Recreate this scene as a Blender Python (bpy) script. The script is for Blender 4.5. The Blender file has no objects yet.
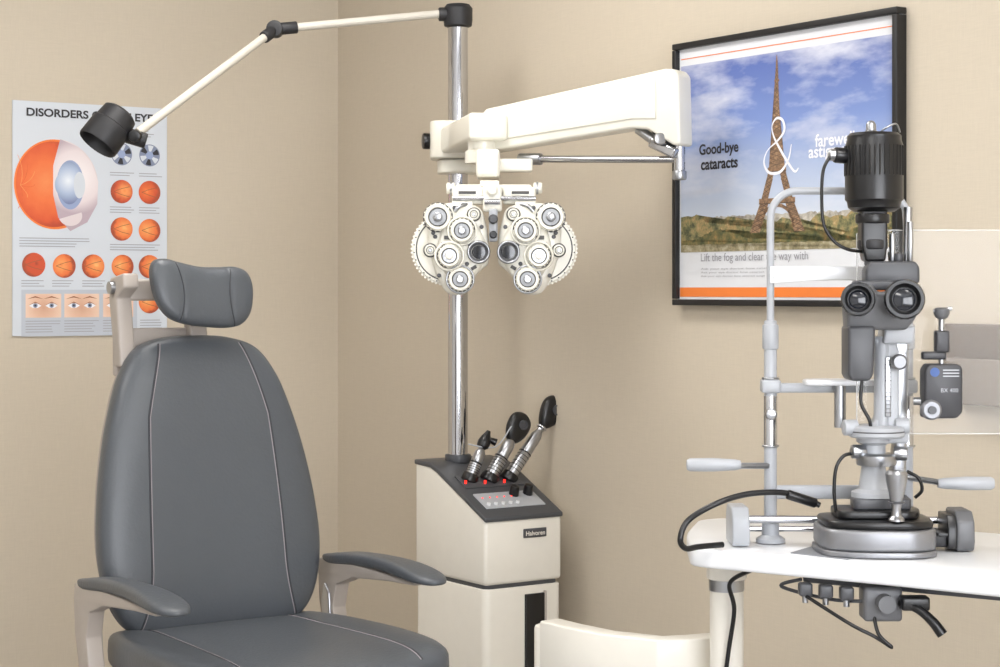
import bpy, bmesh, math
from mathutils import Vector, Matrix
sc = bpy.context.scene
sc.view_settings.view_transform = 'Standard'
PI = math.pi

# ------------------------------------------------------------ materials
def srgb(r, g, b):
    def c(v):
        v /= 255.0
        return v/12.92 if v <= 0.04045 else ((v+0.055)/1.055)**2.4
    return (c(r), c(g), c(b), 1)

def mat(name, rgb, rough=0.5, metal=0.0, bump=0.0, bscale=200, var=0.03, coat=0.0, emit=0.0, spec=0.5):
    m = bpy.data.materials.new(name); m.use_nodes = True
    nt = m.node_tree; b = nt.nodes['Principled BSDF']
    col = srgb(*rgb)
    tc = nt.nodes.new('ShaderNodeTexCoord')
    nz = nt.nodes.new('ShaderNodeTexNoise'); nz.inputs['Scale'].default_value = bscale*0.15; nz.inputs['Detail'].default_value = 3
    nt.links.new(tc.outputs['Object'], nz.inputs['Vector'])
    mx = nt.nodes.new('ShaderNodeMix'); mx.data_type = 'RGBA'
    mx.inputs[6].default_value = tuple(c*(1-var) for c in col[:3])+(1,)
    mx.inputs[7].default_value = tuple(min(1, c*(1+var)) for c in col[:3])+(1,)
    nt.links.new(nz.outputs['Fac'], mx.inputs[0]); nt.links.new(mx.outputs[2], b.inputs['Base Color'])
    b.inputs['Roughness'].default_value = rough; b.inputs['Metallic'].default_value = metal
    b.inputs['Specular IOR Level'].default_value = spec
    if coat: b.inputs['Coat Weight'].default_value = coat
    if emit:
        b.inputs['Emission Color'].default_value = col; b.inputs['Emission Strength'].default_value = emit
    if bump:
        n2 = nt.nodes.new('ShaderNodeTexNoise'); n2.inputs['Scale'].default_value = bscale; n2.inputs['Detail'].default_value = 4
        nt.links.new(tc.outputs['Object'], n2.inputs['Vector'])
        bp = nt.nodes.new('ShaderNodeBump'); bp.inputs['Strength'].default_value = bump; bp.inputs['Distance'].default_value = 0.002
        nt.links.new(n2.outputs['Fac'], bp.inputs['Height']); nt.links.new(bp.outputs['Normal'], b.inputs['Normal'])
    return m

def wall_mat(name, rgb):
    m = bpy.data.materials.new(name); m.use_nodes = True
    nt = m.node_tree; b = nt.nodes['Principled BSDF']; b.inputs['Roughness'].default_value = 0.75
    b.inputs['Specular IOR Level'].default_value = 0.25
    tc = nt.nodes.new('ShaderNodeTexCoord')
    outs = []
    for sx, sz in ((600, 25), (25, 600)):
        mp = nt.nodes.new('ShaderNodeMapping'); mp.inputs['Scale'].default_value = (sx, sx, sz)
        nz = nt.nodes.new('ShaderNodeTexNoise'); nz.inputs['Scale'].default_value = 1; nz.inputs['Detail'].default_value = 2
        nt.links.new(tc.outputs['Object'], mp.inputs['Vector']); nt.links.new(mp.outputs['Vector'], nz.inputs['Vector'])
        outs.append(nz)
    ad = nt.nodes.new('ShaderNodeMath'); ad.operation = 'ADD'
    nt.links.new(outs[0].outputs['Fac'], ad.inputs[0]); nt.links.new(outs[1].outputs['Fac'], ad.inputs[1])
    mr = nt.nodes.new('ShaderNodeMapRange'); mr.inputs[1].default_value = 0.6; mr.inputs[2].default_value = 1.4
    nt.links.new(ad.outputs[0], mr.inputs[0])
    mx = nt.nodes.new('ShaderNodeMix'); mx.data_type = 'RGBA'
    c = srgb(*rgb)
    mx.inputs[6].default_value = tuple(v*0.95 for v in c[:3])+(1,); mx.inputs[7].default_value = tuple(v*1.04 for v in c[:3])+(1,)
    nt.links.new(mr.outputs[0], mx.inputs[0]); nt.links.new(mx.outputs[2], b.inputs['Base Color'])
    bp = nt.nodes.new('ShaderNodeBump'); bp.inputs['Strength'].default_value = 0.12; bp.inputs['Distance'].default_value = 0.001
    nt.links.new(ad.outputs[0], bp.inputs['Height']); nt.links.new(bp.outputs['Normal'], b.inputs['Normal'])
    return m

M = {}
M['wall'] = wall_mat('wall_linen', (202, 191, 173))
M['wallw'] = mat('wall_white_paint', (222, 221, 219), 0.8)
M['ceil'] = mat('ceiling_white', (236, 236, 236), 0.9)
M['floor'] = mat('floor_tile', (156, 153, 150), 0.5, bump=0.1, bscale=40)
M['trim'] = mat('trim_taupe', (120, 108, 95), 0.5)
M['ivory'] = mat('ivory_enamel', (228, 224, 214), 0.3, coat=0.2)
M['arm_ivory'] = mat('lamp_arm_ivory', (200, 195, 184), 0.35)
M['ivory2'] = mat('ivory_metal', (168, 159, 151), 0.35)
M['white'] = mat('white_enamel', (228, 230, 233), 0.3, coat=0.3)
M['offw'] = mat('phoropter_white', (230, 227, 215), 0.3, coat=0.3)
M['black'] = mat('black_plastic', (18, 18, 20), 0.3)
M['blackm'] = mat('black_matte', (32, 32, 35), 0.5)
M['dark'] = mat('dark_grey_panel', (68, 70, 74), 0.4)
M['grey'] = mat('grey_paint', (96, 97, 100), 0.38)
M['greyd'] = mat('grey_dark_paint', (70, 71, 75), 0.38)
M['tono'] = mat('charcoal_paint', (54, 54, 58), 0.4)
M['silver'] = mat('satin_silver', (172, 174, 178), 0.28, 1.0)
M['base'] = mat('base_grey_metal', (142, 143, 147), 0.42, 0.75)
M['chrome'] = mat('chrome', (198, 199, 203), 0.07, 1.0)
M['lgrey'] = mat('light_grey_paint', (170, 173, 178), 0.33)
M['vinyl'] = mat('slate_vinyl', (75, 79, 84), 0.38, bump=0.3, bscale=160, var=0.05)
M['seam'] = mat('seam_thread', (146, 139, 143), 0.6)
M['crease'] = mat('seam_crease', (48, 50, 55), 0.7)
M['glass'] = mat('lens_glass', (16, 20, 30), 0.12, coat=0.4)
M['red'] = mat('red_indicator', (255, 40, 30), 0.4, emit=2.0)
M['paper'] = mat('poster_paper', (222, 224, 228), 0.45)
M['ink'] = mat('ink_dark', (48, 48, 54), 0.6)
M['inkg'] = mat('ink_grey', (158, 158, 164), 0.6)
M['orange'] = mat('ink_orange', (236, 128, 56), 0.5)
M['white_ink'] = mat('ink_white', (238, 238, 244), 0.5)
M['mat_grey'] = mat('desk_pad_grey', (134, 137, 142), 0.6)
M['frame'] = mat('frame_black', (22, 21, 22), 0.5)
M['taupe'] = mat('taupe_plastic', (104, 90, 77), 0.5)
M['taupel'] = mat('taupe_plastic_light', (132, 121, 110), 0.5)
M['tick'] = mat('tick_grey', (80, 80, 80), 0.6)

# ------------------------------------------------------------ mesh helpers
def empty(name, loc=(0, 0, 0), rz=0, scale=1.0):
    o = bpy.data.objects.new(name, None); sc.collection.objects.link(o)
    o.location = loc; o.rotation_euler = (0, 0, math.radians(rz)); o.scale = (scale,)*3
    o.empty_display_size = 0.1
    return o

def finish(bm, parent, name, m, bevel=0, seg=3, smooth=38, rot=None, loc=None):
    bmesh.ops.recalc_face_normals(bm, faces=bm.faces[:])
    if bevel > 0:
        es = [e for e in bm.edges if len(e.link_faces) == 2 and e.calc_face_angle(0) > math.radians(30)]
        if es:
            bmesh.ops.bevel(bm, geom=es, offset=bevel, segments=seg, profile=0.5, affect='EDGES', clamp_overlap=True)
    for f in bm.faces: f.smooth = True
    for e in bm.edges:
        e.smooth = not (len(e.link_faces) == 2 and e.calc_face_angle(0) > math.radians(smooth))
    me = bpy.data.meshes.new(name); bm.to_mesh(me); bm.free()
    me.materials.append(M[m] if isinstance(m, str) else m)
    o = bpy.data.objects.new(name, me); sc.collection.objects.link(o)
    o.parent = parent
    if rot: o.rotation_euler = tuple(math.radians(a) for a in rot)
    if loc: o.location = loc
    return o

def box(p, name, c, s, m, bevel=0, rot=None, seg=3):
    bm = bmesh.new(); bmesh.ops.create_cube(bm, size=1)
    for v in bm.verts: v.co = Vector((v.co.x*s[0], v.co.y*s[1], v.co.z*s[2]))
    return finish(bm, p, name, m, bevel, seg, rot=rot, loc=c)

def align(axis):
    return Vector((0, 0, 1)).rotation_difference(Vector(axis).normalized()).to_matrix().to_4x4()

def cyl(p, name, a, b, r, m, r2=None, seg=32, bevel=0):
    a = Vector(a); b = Vector(b); d = b-a
    if r2 is None: r2 = r
    bm = bmesh.new()
    bmesh.ops.create_cone(bm, cap_ends=True, segments=seg, radius1=r, radius2=r2, depth=d.length)
    bmesh.ops.transform(bm, matrix=Matrix.Translation((a+b)/2) @ align(d), verts=bm.verts)
    return finish(bm, p, name, m, bevel, 2)

def lathe(p, name, o, axis, prof, m, seg=40, smooth=38):
    bm = bmesh.new(); rings = []
    for r, h in prof:
        if r < 1e-6: rings.append([bm.verts.new((0, 0, h))])
        else: rings.append([bm.verts.new((r*math.cos(2*PI*i/seg), r*math.sin(2*PI*i/seg), h)) for i in range(seg)])
    for A, B in zip(rings[:-1], rings[1:]):
        for i in range(seg):
            j = (i+1) % seg
            if len(A) == 1 and len(B) == 1: continue
            if len(A) == 1: bm.faces.new((A[0], B[i], B[j]))
            elif len(B) == 1: bm.faces.new((A[i], A[j], B[0]))
            else: bm.faces.new((A[i], A[j], B[j], B[i]))
    if len(rings[0]) > 1: bm.faces.new(rings[0])
    if len(rings[-1]) > 1: bm.faces.new(rings[-1])
    bmesh.ops.transform(bm, matrix=Matrix.Translation(Vector(o)) @ align(axis), verts=bm.verts)
    return finish(bm, p, name, m, smooth=smooth)

def ring(p, name, o, axis, R, r, m, seg=40):
    bm = bmesh.new(); n = 10; g = []
    for i in range(seg):
        a = 2*PI*i/seg
        g.append([bm.verts.new(((R+r*math.cos(2*PI*k/n))*math.cos(a), (R+r*math.cos(2*PI*k/n))*math.sin(a), r*math.sin(2*PI*k/n))) for k in range(n)])
    for i in range(seg):
        for k in range(n):
            bm.faces.new((g[i][k], g[(i+1) % seg][k], g[(i+1) % seg][(k+1) % n], g[i][(k+1) % n]))
    bmesh.ops.transform(bm, matrix=Matrix.Translation(Vector(o)) @ align(axis), verts=bm.verts)
    return finish(bm, p, name, m, smooth=80)

def prism(p, name, outline, a, b, plane, m, bevel=0, seg=3, rot=None, loc=None):
    """outline 2D, extruded from a to b on the remaining axis"""
    def P(u, v, w):
        return {'xz': (u, w, v), 'yz': (w, u, v), 'xy': (u, v, w)}[plane]
    bm = bmesh.new()
    A = [bm.verts.new(P(u, v, a)) for u, v in outline]; B = [bm.verts.new(P(u, v, b)) for u, v in outline]
    bm.faces.new(A); bm.faces.new(B)
    n = len(A)
    for i in range(n): bm.faces.new((A[i], A[(i+1) % n], B[(i+1) % n], B[i]))
    return finish(bm, p, name, m, bevel, seg, rot=rot, loc=loc)

def catmull(pts, n, closed=False):
    pts = [Vector(q) for q in pts]; N = len(pts); out = []
    segs = N if closed else N-1
    for i in range(segs):
        if closed: p0, p1, p2, p3 = pts[(i-1) % N], pts[i], pts[(i+1) % N], pts[(i+2) % N]
        else: p0, p1, p2, p3 = pts[max(i-1, 0)], pts[i], pts[i+1], pts[min(i+2, N-1)]
        for k in range(n):
            t = k/n
            out.append(0.5*((2*p1)+(p2-p0)*t+(2*p0-5*p1+4*p2-p3)*t*t+(3*p1-p0-3*p2+p3)*t**3))
    if not closed: out.append(pts[-1])
    return out

def tube(p, name, pts, r, m, n=10, smooth=True, seg=14):
    path = catmull(pts, n) if smooth and len(pts) > 2 else [Vector(q) for q in pts]
    bm = bmesh.new(); rings = []
    T = [(path[min(i+1, len(path)-1)]-path[max(i-1, 0)]).normalized() for i in range(len(path))]
    nrm = T[0].orthogonal().normalized()
    for i, q in enumerate(path):
        if i: nrm = (T[i-1].rotation_difference(T[i]) @ nrm).normalized()
        bn = T[i].cross(nrm)
        rr = r if not callable(r) else r(i/(len(path)-1))
        rings.append([bm.verts.new(q+rr*(math.cos(2*PI*k/seg)*nrm+math.sin(2*PI*k/seg)*bn)) for k in range(seg)])
    for A, B in zip(rings[:-1], rings[1:]):
        for k in range(seg): bm.faces.new((A[k], A[(k+1) % seg], B[(k+1) % seg], B[k]))
    bm.faces.new(rings[0]); bm.faces.new(rings[-1])
    return finish(bm, p, name, m, smooth=60)

class Pillow:
    def __init__(s, ctrl, tf, tb, pw=3.0, warp=None, n=8):
        s.o = [Vector((q.x, q.y)) for q in catmull([(a, b, 0) for a, b in ctrl], n, True)]
        xs = [q.x for q in s.o]; zs = [q.y for q in s.o]
        s.c = Vector(((min(xs)+max(xs))/2, (min(zs)+max(zs))/2))
        s.tf, s.tb, s.pw = tf, tb, pw
        s.warp = warp or (lambda x, y, z: (x, y, z))
    def h(s, rho): return max(0.0, 1-rho**s.pw)**(1/s.pw)
    def build(s, p, name, m, nr=18, rot=None, loc=None):
        bm = bmesh.new(); N = len(s.o)
        def layer(sign, t):
            L = []
            for k in range(1, nr):
                rho = math.sin(k/nr*PI/2)
                L.append([bm.verts.new(s.warp(s.c.x+(q.x-s.c.x)*rho, sign*t*s.h(rho), s.c.y+(q.y-s.c.y)*rho)) for q in s.o])
            return L
        F = layer(-1, s.tf); B = layer(1, s.tb)
        E = [bm.verts.new(s.warp(q.x, 0, q.y)) for q in s.o]
        fc = bm.verts.new(s.warp(s.c.x, -s.tf, s.c.y)); bc = bm.verts.new(s.warp(s.c.x, s.tb, s.c.y))
        seq = F+[E]+B[::-1]
        for A, Bq in zip(seq[:-1], seq[1:]):
            for i in range(N): bm.faces.new((A[i], A[(i+1) % N], Bq[(i+1) % N], Bq[i]))
        for i in range(N):
            bm.faces.new((fc, F[0][i], F[0][(i+1) % N])); bm.faces.new((bc, B[0][(i+1) % N], B[0][i]))
        return finish(bm, p, name, m, smooth=80, rot=rot, loc=loc)
    def surf(s, x, z, off=0.0, front=True):
        d = Vector((x, z))-s.c; L = d.length
        if L < 1e-9: rho = 0
        else:
            R = 1e9; N = len(s.o); dn = d/L
            for i in range(N):
                a = s.o[i]-s.c; e = s.o[(i+1) % N]-s.c-a
                den = dn.x*e.y-dn.y*e.x
                if abs(den) < 1e-12: continue
                t = (a.x*e.y-a.y*e.x)/den; u = (a.x*dn.y-a.y*dn.x)/den
                if t > 0 and -1e-6 <= u <= 1+1e-6: R = min(R, t)
            rho = min(1.0, L/R)
        t = s.tf if front else s.tb
        y = t*s.h(rho)+off
        return s.warp(x, -y if front else y, z)

def text(p, name, body, m, loc, width=None, height=None, rot=(90, 0, 0), align_x='LEFT', bold=0.0, depth=0.001):
    cu = bpy.data.curves.new(name, 'FONT'); cu.body = body; cu.size = 1; cu.offset = bold
    o = bpy.data.objects.new(name+'_tmp', cu); sc.collection.objects.link(o)
    bpy.context.view_layer.update()
    me = bpy.data.meshes.new_from_object(o.evaluated_get(bpy.context.evaluated_depsgraph_get()))
    bpy.data.objects.remove(o); me.name = name
    xs = [v.co.x for v in me.vertices]; ys = [v.co.y for v in me.vertices]
    w = max(xs)-min(xs); h = max(ys)-min(ys)
    sx = width/w if width else height/h
    sy = height/h if height else sx
    cx = min(xs) if align_x == 'LEFT' else (min(xs)+max(xs))/2
    for v in me.vertices:
        v.co.x = (v.co.x-cx)*sx; v.co.y = (v.co.y-min(ys))*sy; v.co.z = 0
    me.materials.append(M[m] if isinstance(m, str) else m)
    ob = bpy.data.objects.new(name, me); sc.collection.objects.link(ob); ob.parent = p
    ob.location = loc; ob.rotation_euler = tuple(math.radians(a) for a in rot)
    return ob

def flat(p, name, outline, y, m):
    """flat printed shape on a poster (xz plane, facing -y)"""
    bm = bmesh.new(); vs = [bm.verts.new((a, y, b)) for a, b in outline]
    f = bm.faces.new(vs); bmesh.ops.triangulate(bm, faces=[f])
    me = bpy.data.meshes.new(name); bm.to_mesh(me); bm.free(); me.materials.append(M[m] if isinstance(m, str) else m)
    o = bpy.data.objects.new(name, me); sc.collection.objects.link(o); o.parent = p
    return o

def circ(cx, cz, r, n=40, sx=1.0, a0=0, a1=360):
    k = n if a1-a0 >= 360 else n+1
    return [(cx+sx*r*math.cos(math.radians(a0+(a1-a0)*i/n)), cz+r*math.sin(math.radians(a0+(a1-a0)*i/n))) for i in range(k)]

def rect(x0, z0, x1, z1): return [(x0, z0), (x1, z0), (x1, z1), (x0, z1)]

def rrect(x0, y0, x1, y1, r, n=6):
    o = []
    for cx, cy, a in ((x1-r, y1-r, 0), (x0+r, y1-r, 90), (x0+r, y0+r, 180), (x1-r, y0+r, 270)):
        for i in range(n+1):
            t = math.radians(a+90*i/n); o.append((cx+r*math.cos(t), cy+r*math.sin(t)))
    return o

# ------------------------------------------------------------ room shell (aligned to its own axes, 34 deg)
RW, RL, RH = 4.2, 6.6, 2.7
C = Vector((-0.508, 5.86, 0))
ea = Vector((-0.829, -0.559, 0)); eb = Vector((0.559, -0.829, 0))
def room_box(name, s0, s1, t0, t1, z0, z1, m):
    bm = bmesh.new()
    c = []
    for z in (z0, z1):
        for (s, t) in ((s0, t0), (s1, t0), (s1, t1), (s0, t1)):
            q = C+ea*s+eb*t; c.append(bm.verts.new((q.x, q.y, z)))
    bm.faces.new(c[:4]); bm.faces.new(c[4:])
    for i in range(4): bm.faces.new((c[i], c[(i+1) % 4], c[4+(i+1) % 4], c[4+i]))
    return finish(bm, None, name, m)
room_box('wall_left', -0.1, RW+0.1, -0.1, 0, 0, RH, 'wall')
room_box('wall_right', -0.1, 0, 0, RL, 0, RH, 'wall')
room_box('wall_back', -0.1, RW+0.1, RL, RL+0.1, 0, RH, 'wallw')
room_box('wall_side', RW, RW+0.1, 0, RL, 0, RH, 'wallw')
room_box('floor', -0.1, RW+0.1, -0.1, RL+0.1, -0.1, 0, 'floor')
room_box('ceiling', -0.1, RW+0.1, -0.1, RL+0.1, RH, RH+0.1, 'ceil')
room_box('baseboard_left', 0.012, RW, 0, 0.012, 0, 0.1, 'trim')
room_box('baseboard_right', 0, 0.012, 0, RL, 0, 0.1, 'trim')

M['panel'] = mat('light_diffuser', (255, 252, 248), 0.6, emit=12.0)
for i, (s, t) in enumerate(((1.1, 1.7), (2.9, 1.9), (1.1, 4.2), (2.9, 4.4))):
    q = C+ea*s+eb*t
    r = empty('ceiling_light_panel', (q.x, q.y, RH), -56)
    box(r, 'diffuser', (0, 0, -0.012), (1.15, 0.55, 0.012), 'panel')
    for k, (cx, cy, sx, sy) in enumerate(((0, .29, 1.21, .03), (0, -.29, 1.21, .03), (.59, 0, .03, .55), (-.59, 0, .03, .55))):
        box(r, 'trim_%d' % k, (cx, cy, -0.012), (sx, sy, 0.022), 'white')
# added front fill: framed glowing panel on the unseen back wall
M['fill'] = mat('fill_glow', (246, 249, 255), 0.6, emit=8.5)
q = C+ea*2.3+eb*(RL-0.02)
fill_root = empty('fill_panel', (q.x, q.y, 1.5), 34)
box(fill_root, 'pane', (0, 0, 0), (2.6, 0.01, 1.7), 'fill')
for k, (cx, cz, sx, sz) in enumerate(((0, .88, 2.72, .06), (0, -.88, 2.72, .06), (1.33, 0, .06, 1.7), (-1.33, 0, .06, 1.7), (0, 0, .04, 1.7))):
    box(fill_root, 'frame_%d' % k, (cx, .0, cz), (sx, 0.05, sz), 'white', .004)

# ------------------------------------------------------------ eye disorder chart
def radial(name, stops, cx, cz, R, noise=0.0, nscale=0.1):
    """printed radial illustration tone around a centre in chart units"""
    m = bpy.data.materials.new(name); m.use_nodes = True; nt = m.node_tree
    b = nt.nodes['Principled BSDF']; b.inputs['Roughness'].default_value = 0.5
    tc = nt.nodes.new('ShaderNodeTexCoord'); mp = nt.nodes.new('ShaderNodeMapping')
    mp.inputs['Location'].default_value = (-cx/R, 0, -cz/R); mp.inputs['Scale'].default_value = (1/R, 0, 1/R)
    nt.links.new(tc.outputs['Object'], mp.inputs[0])
    ln = nt.nodes.new('ShaderNodeVectorMath'); ln.operation = 'LENGTH'; nt.links.new(mp.outputs[0], ln.inputs[0])
    src = ln.outputs['Value']
    if noise:
        nz = nt.nodes.new('ShaderNodeTexNoise'); nz.inputs['Scale'].default_value = nscale; nz.inputs['Detail'].default_value = 4
        nt.links.new(tc.outputs['Object'], nz.inputs['Vector'])
        ma = nt.nodes.new('ShaderNodeMath'); ma.operation = 'MULTIPLY_ADD'; ma.inputs[1].default_value = noise
        nt.links.new(nz.outputs['Fac'], ma.inputs[0]); nt.links.new(src, ma.inputs[2]); src = ma.outputs[0]
    cr = nt.nodes.new('ShaderNodeValToRGB'); e = cr.color_ramp.elements
    e[0].position = stops[0][0]; e[0].color = srgb(*stops[0][1]); e[1].position = stops[-1][0]; e[1].color = srgb(*stops[-1][1])
    for p_, c_ in stops[1:-1]: e.new(p_).color = srgb(*c_)
    nt.links.new(src, cr.inputs[0]); nt.links.new(cr.outputs[0], b.inputs['Base Color'])
    return m
M['retina'] = mat('print_retina', (222, 98, 50), 0.5, bscale=3, var=0.25)
M['retina_l'] = mat('print_retina_light', (238, 156, 92), 0.5, bscale=3, var=0.2)
M['sclera'] = mat('print_sclera', (222, 210, 212), 0.5)
M['lens_b'] = mat('print_lens', (150, 165, 200), 0.5)
M['brown'] = mat('print_brown', (150, 92, 62), 0.5)
M['pblue'] = mat('print_greyblue', (130, 140, 165), 0.5)
M['chartp'] = mat('chart_paper', (210, 216, 224), 0.4)
M['chartb'] = mat('chart_box_tint', (190, 196, 206), 0.45)
q = C+ea*0.815
ec = empty('eye_disorders_chart', (q.x+0.004*0.559, q.y-0.004*0.829, 1.503), 34, 0.00295)
box(ec, 'sheet', (0, 0, 0), (159, 1.0, 226), 'chartp')
y = -0.8
cnt = [0]
def F(outl, m, dy=0):
    cnt[0] += 1
    return flat(ec, 'print_%03d' % cnt[0], outl, y-dy, m)
def X(px): return (px-89.5)*1.02
def Z(py): return 217.5-py
text(ec, 'title', 'DISORDERS OF THE EYE', 'ink', (X(25), y-.1, Z(119)), width=130, height=8.0, bold=0.03)
M['globe'] = radial('print_globe', ((0.0, (240, 146, 88)), (0.5, (234, 116, 62)), (0.85, (218, 90, 48)), (1.0, (186, 72, 46))), X(44), Z(182), 50, 0.25, 0.12)
M['scl2'] = radial('print_sclera_shade', ((0.0, (246, 240, 240)), (0.7, (228, 216, 218)), (1.0, (186, 168, 178))), X(74), Z(176), 36)
M['lens2'] = radial('print_lens_shade', ((0.0, (232, 238, 246)), (0.6, (170, 186, 212)), (1.0, (120, 132, 172))), X(66), Z(180), 22)
EC = (54, 184)
F(circ(X(EC[0]), Z(EC[1]), 44, 60, 0.97), 'sclera', 0.05)
F(circ(X(EC[0]-1.5), Z(EC[1]), 43.5, 60, 0.93), 'orange', 0.1)
F(circ(X(EC[0]-2.5), Z(EC[1]), 41.5, 60, 0.91), 'globe', 0.15)
F([(X(58), Z(140)), (X(76), Z(147)), (X(89), Z(161)), (X(96), Z(180)), (X(95), Z(202)), (X(85), Z(220)), (X(68), Z(229)), (X(56), Z(216)), (X(51), Z(194)), (X(51), Z(166))], 'scl2', 0.2)
F(circ(X(68), Z(184), 24, 40, 0.58), 'lens_b', 0.25)
F(circ(X(67), Z(182), 21, 40, 0.58), 'lens2', 0.3)
F(circ(X(77), Z(184), 13, 30, 0.45), 'chartp', 0.33)
F(circ(X(62), Z(184), 12, 40, 0.8), 'lens2', 0.35)
F(circ(X(68), Z(214), 10, 30, 1.2, 200, 380), 'sclera', 0.36)
for i in range(6):
    a = math.radians(-62+i*25)
    px = [(X(19), Z(186))]
    for k in range(1, 6):
        px.append((X(19)+k*4.2*math.cos(a+.12*k*(1 if i > 2 else -1)), Z(186)+k*6.0*math.sin(a+.05*k)))
    for (a0, b0), (a1, b1) in zip(px[:-1], px[1:]):
        d = Vector((a1-a0, b1-b0)).normalized(); nn = (-d.y*.22, d.x*.22)
        F([(a0-nn[0], b0-nn[1]), (a1-nn[0], b1-nn[1]), (a1+nn[0], b1+nn[1]), (a0+nn[0], b0+nn[1])], 'retina_l' if i % 2 else 'retina', 0.17+.002*i)
fid = [0]
def fundus(px, py, r, c1, c2, c3):
    fid[0] += 1
    mm = radial('print_fundus_%d' % fid[0], ((0.0, c3), (0.35, c1), (0.85, c2), (1.0, (170, 78, 50))), X(px+(3 if fid[0] % 2 else -3)), Z(py-1), r*1.3, 0.35, 0.25)
    F(circ(X(px), Z(py), r, 36), mm, 0.1)
    for s_ in (-1, 1):
        F([(X(px-r*.7), Z(py)-.25), (X(px), Z(py+s_*3)-.25), (X(px+r*.7), Z(py+s_*5)-.25), (X(px+r*.7), Z(py+s_*5)+.25), (X(px), Z(py+s_*3)+.25), (X(px-r*.7), Z(py)+.25)], 'brown', 0.22)
o1, o2, o3, o4 = (242, 158, 92), (230, 116, 60), (252, 214, 140), (206, 84, 50)
for g in ((120, 189, o1, o4, o2), (149, 189, o2, o4, o1), (120, 226, o1, o2, o3), (149, 227, o1, o2, o3),
          (32, 262, o4, o4, (130, 60, 46)), (62, 263, o1, o2, o2), (91, 263, o1, o2, o3), (121, 263, o1, o2, o3), (149, 263, o1, o2, o4), (149, 298, o1, o2, o3)):
    fundus(g[0], g[1], 11.6, *g[2:])
for (px, py) in ((120, 152), (149, 152)):
    F(circ(X(px), Z(py), 11, 36), 'pblue', 0.1)
    for k in range(6):
        F(circ(X(px), Z(py), 10, 6, 1, k*60+5, k*60+40)+[(X(px), Z(py))], 'chartp' if k % 2 else 'ink', 0.15)
    F(circ(X(px), Z(py), 4, 20), 'lens_b', 0.2)
F(rect(X(20), Z(331), X(136), Z(286)), 'chartb', 0.05)
for (a, b) in ((24, 59), (62, 97), (101, 132)):
    mm = radial('print_face_%d' % a, ((0.0, (206, 156, 130)), (0.6, (226, 186, 160)), (1.0, (236, 204, 182))), X((a+b)/2), Z(303), 20, 0.2, .2)
    F(rect(X(a), Z(313), X(b), Z(290)), mm, 0.1)
    for c0 in ((a+9.5), (b-9.5)):
        F([(X(c0-6), Z(301.5)), (X(c0-2.5), Z(299.3)), (X(c0+2.5), Z(299.3)), (X(c0+6), Z(301.5)), (X(c0+2.5), Z(303.6)), (X(c0-2.5), Z(303.6))], 'white_ink', 0.15)
        F(circ(X(c0), Z(301.3), 2.2, 20), 'pblue', 0.2)
        F(circ(X(c0), Z(301.3), 1.0, 16), 'ink', 0.22)
        F([(X(c0-6.5), Z(301)), (X(c0), Z(297.6)), (X(c0+6.5), Z(301)), (X(c0), Z(298.6))], 'brown', 0.21)
        F([(X(c0-8), Z(295)), (X(c0), Z(292.2)), (X(c0+8), Z(295)), (X(c0), Z(293.6))], 'brown', 0.2)
import random
random.seed(3)
def lines(x0, x1, y0, n, st=2.6):
    for i in range(n):
        w = (x1-x0)*random.uniform(0.7, 1)
        F(rect(X(x0), Z(y0+i*st+0.7), X(x0+w), Z(y0+i*st)), 'inkg', 0.1)
lines(100, 162, 128, 3); lines(18, 96, 236, 4); lines(108, 134, 170, 2); lines(138, 162, 170, 2); lines(108, 134, 204, 3)
lines(138, 162, 204, 3); lines(108, 162, 241, 3)
for a in (20, 50, 80, 110, 138): lines(a, a+24, 277, 3)
lines(24, 59, 316, 5); lines(62, 97, 316, 5); lines(101, 132, 316, 5); lines(139, 162, 316, 5)

# ------------------------------------------------------------ framed paris poster
def sky_mat():
    m = bpy.data.materials.new('print_sky'); m.use_nodes = True; nt = m.node_tree
    b = nt.nodes['Principled BSDF']; b.inputs['Roughness'].default_value = 0.5
    tc = nt.nodes.new('ShaderNodeTexCoord'); sep = nt.nodes.new('ShaderNodeSeparateXYZ')
    nt.links.new(tc.outputs['Object'], sep.inputs[0])
    mr = nt.nodes.new('ShaderNodeMapRange'); mr.inputs[1].default_value = -0.12; mr.inputs[2].default_value = 0.25
    nt.links.new(sep.outputs['Z'], mr.inputs[0])
    cr = nt.nodes.new('ShaderNodeValToRGB'); e = cr.color_ramp.elements
    e[0].color = srgb(204, 212, 224); e[1].color = srgb(84, 104, 170)
    e.new(0.3).color = srgb(172, 186, 214)
    e.new(0.6).color = srgb(122, 144, 198)
    nt.links.new(mr.outputs[0], cr.inputs[0])
    mp = nt.nodes.new('ShaderNodeMapping'); mp.inputs['Scale'].default_value = (3.0, 3, 9); mp.inputs['Location'].default_value = (5.4, 0, 1.2)
    nz = nt.nodes.new('ShaderNodeTexNoise'); nz.inputs['Scale'].default_value = 1.0; nz.inputs['Detail'].default_value = 8; nz.inputs['Roughness'].default_value = 0.58
    nt.links.new(tc.outputs['Object'], mp.inputs[0]); nt.links.new(mp.outputs[0], nz.inputs['Vector'])
    c2 = nt.nodes.new('ShaderNodeValToRGB'); c2.color_ramp.elements[0].position = 0.46; c2.color_ramp.elements[1].position = 0.70
    nt.links.new(nz.outputs['Fac'], c2.inputs[0])
    mx = nt.nodes.new('ShaderNodeMix'); mx.data_type = 'RGBA'; mx.inputs[7].default_value = srgb(218, 220, 230)
    nt.links.new(c2.outputs[0], mx.inputs[0]); nt.links.new(cr.outputs[0], mx.inputs[6]); nt.links.new(mx.outputs[2], b.inputs['Base Color'])
    return m
M['sky'] = sky_mat()
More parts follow.
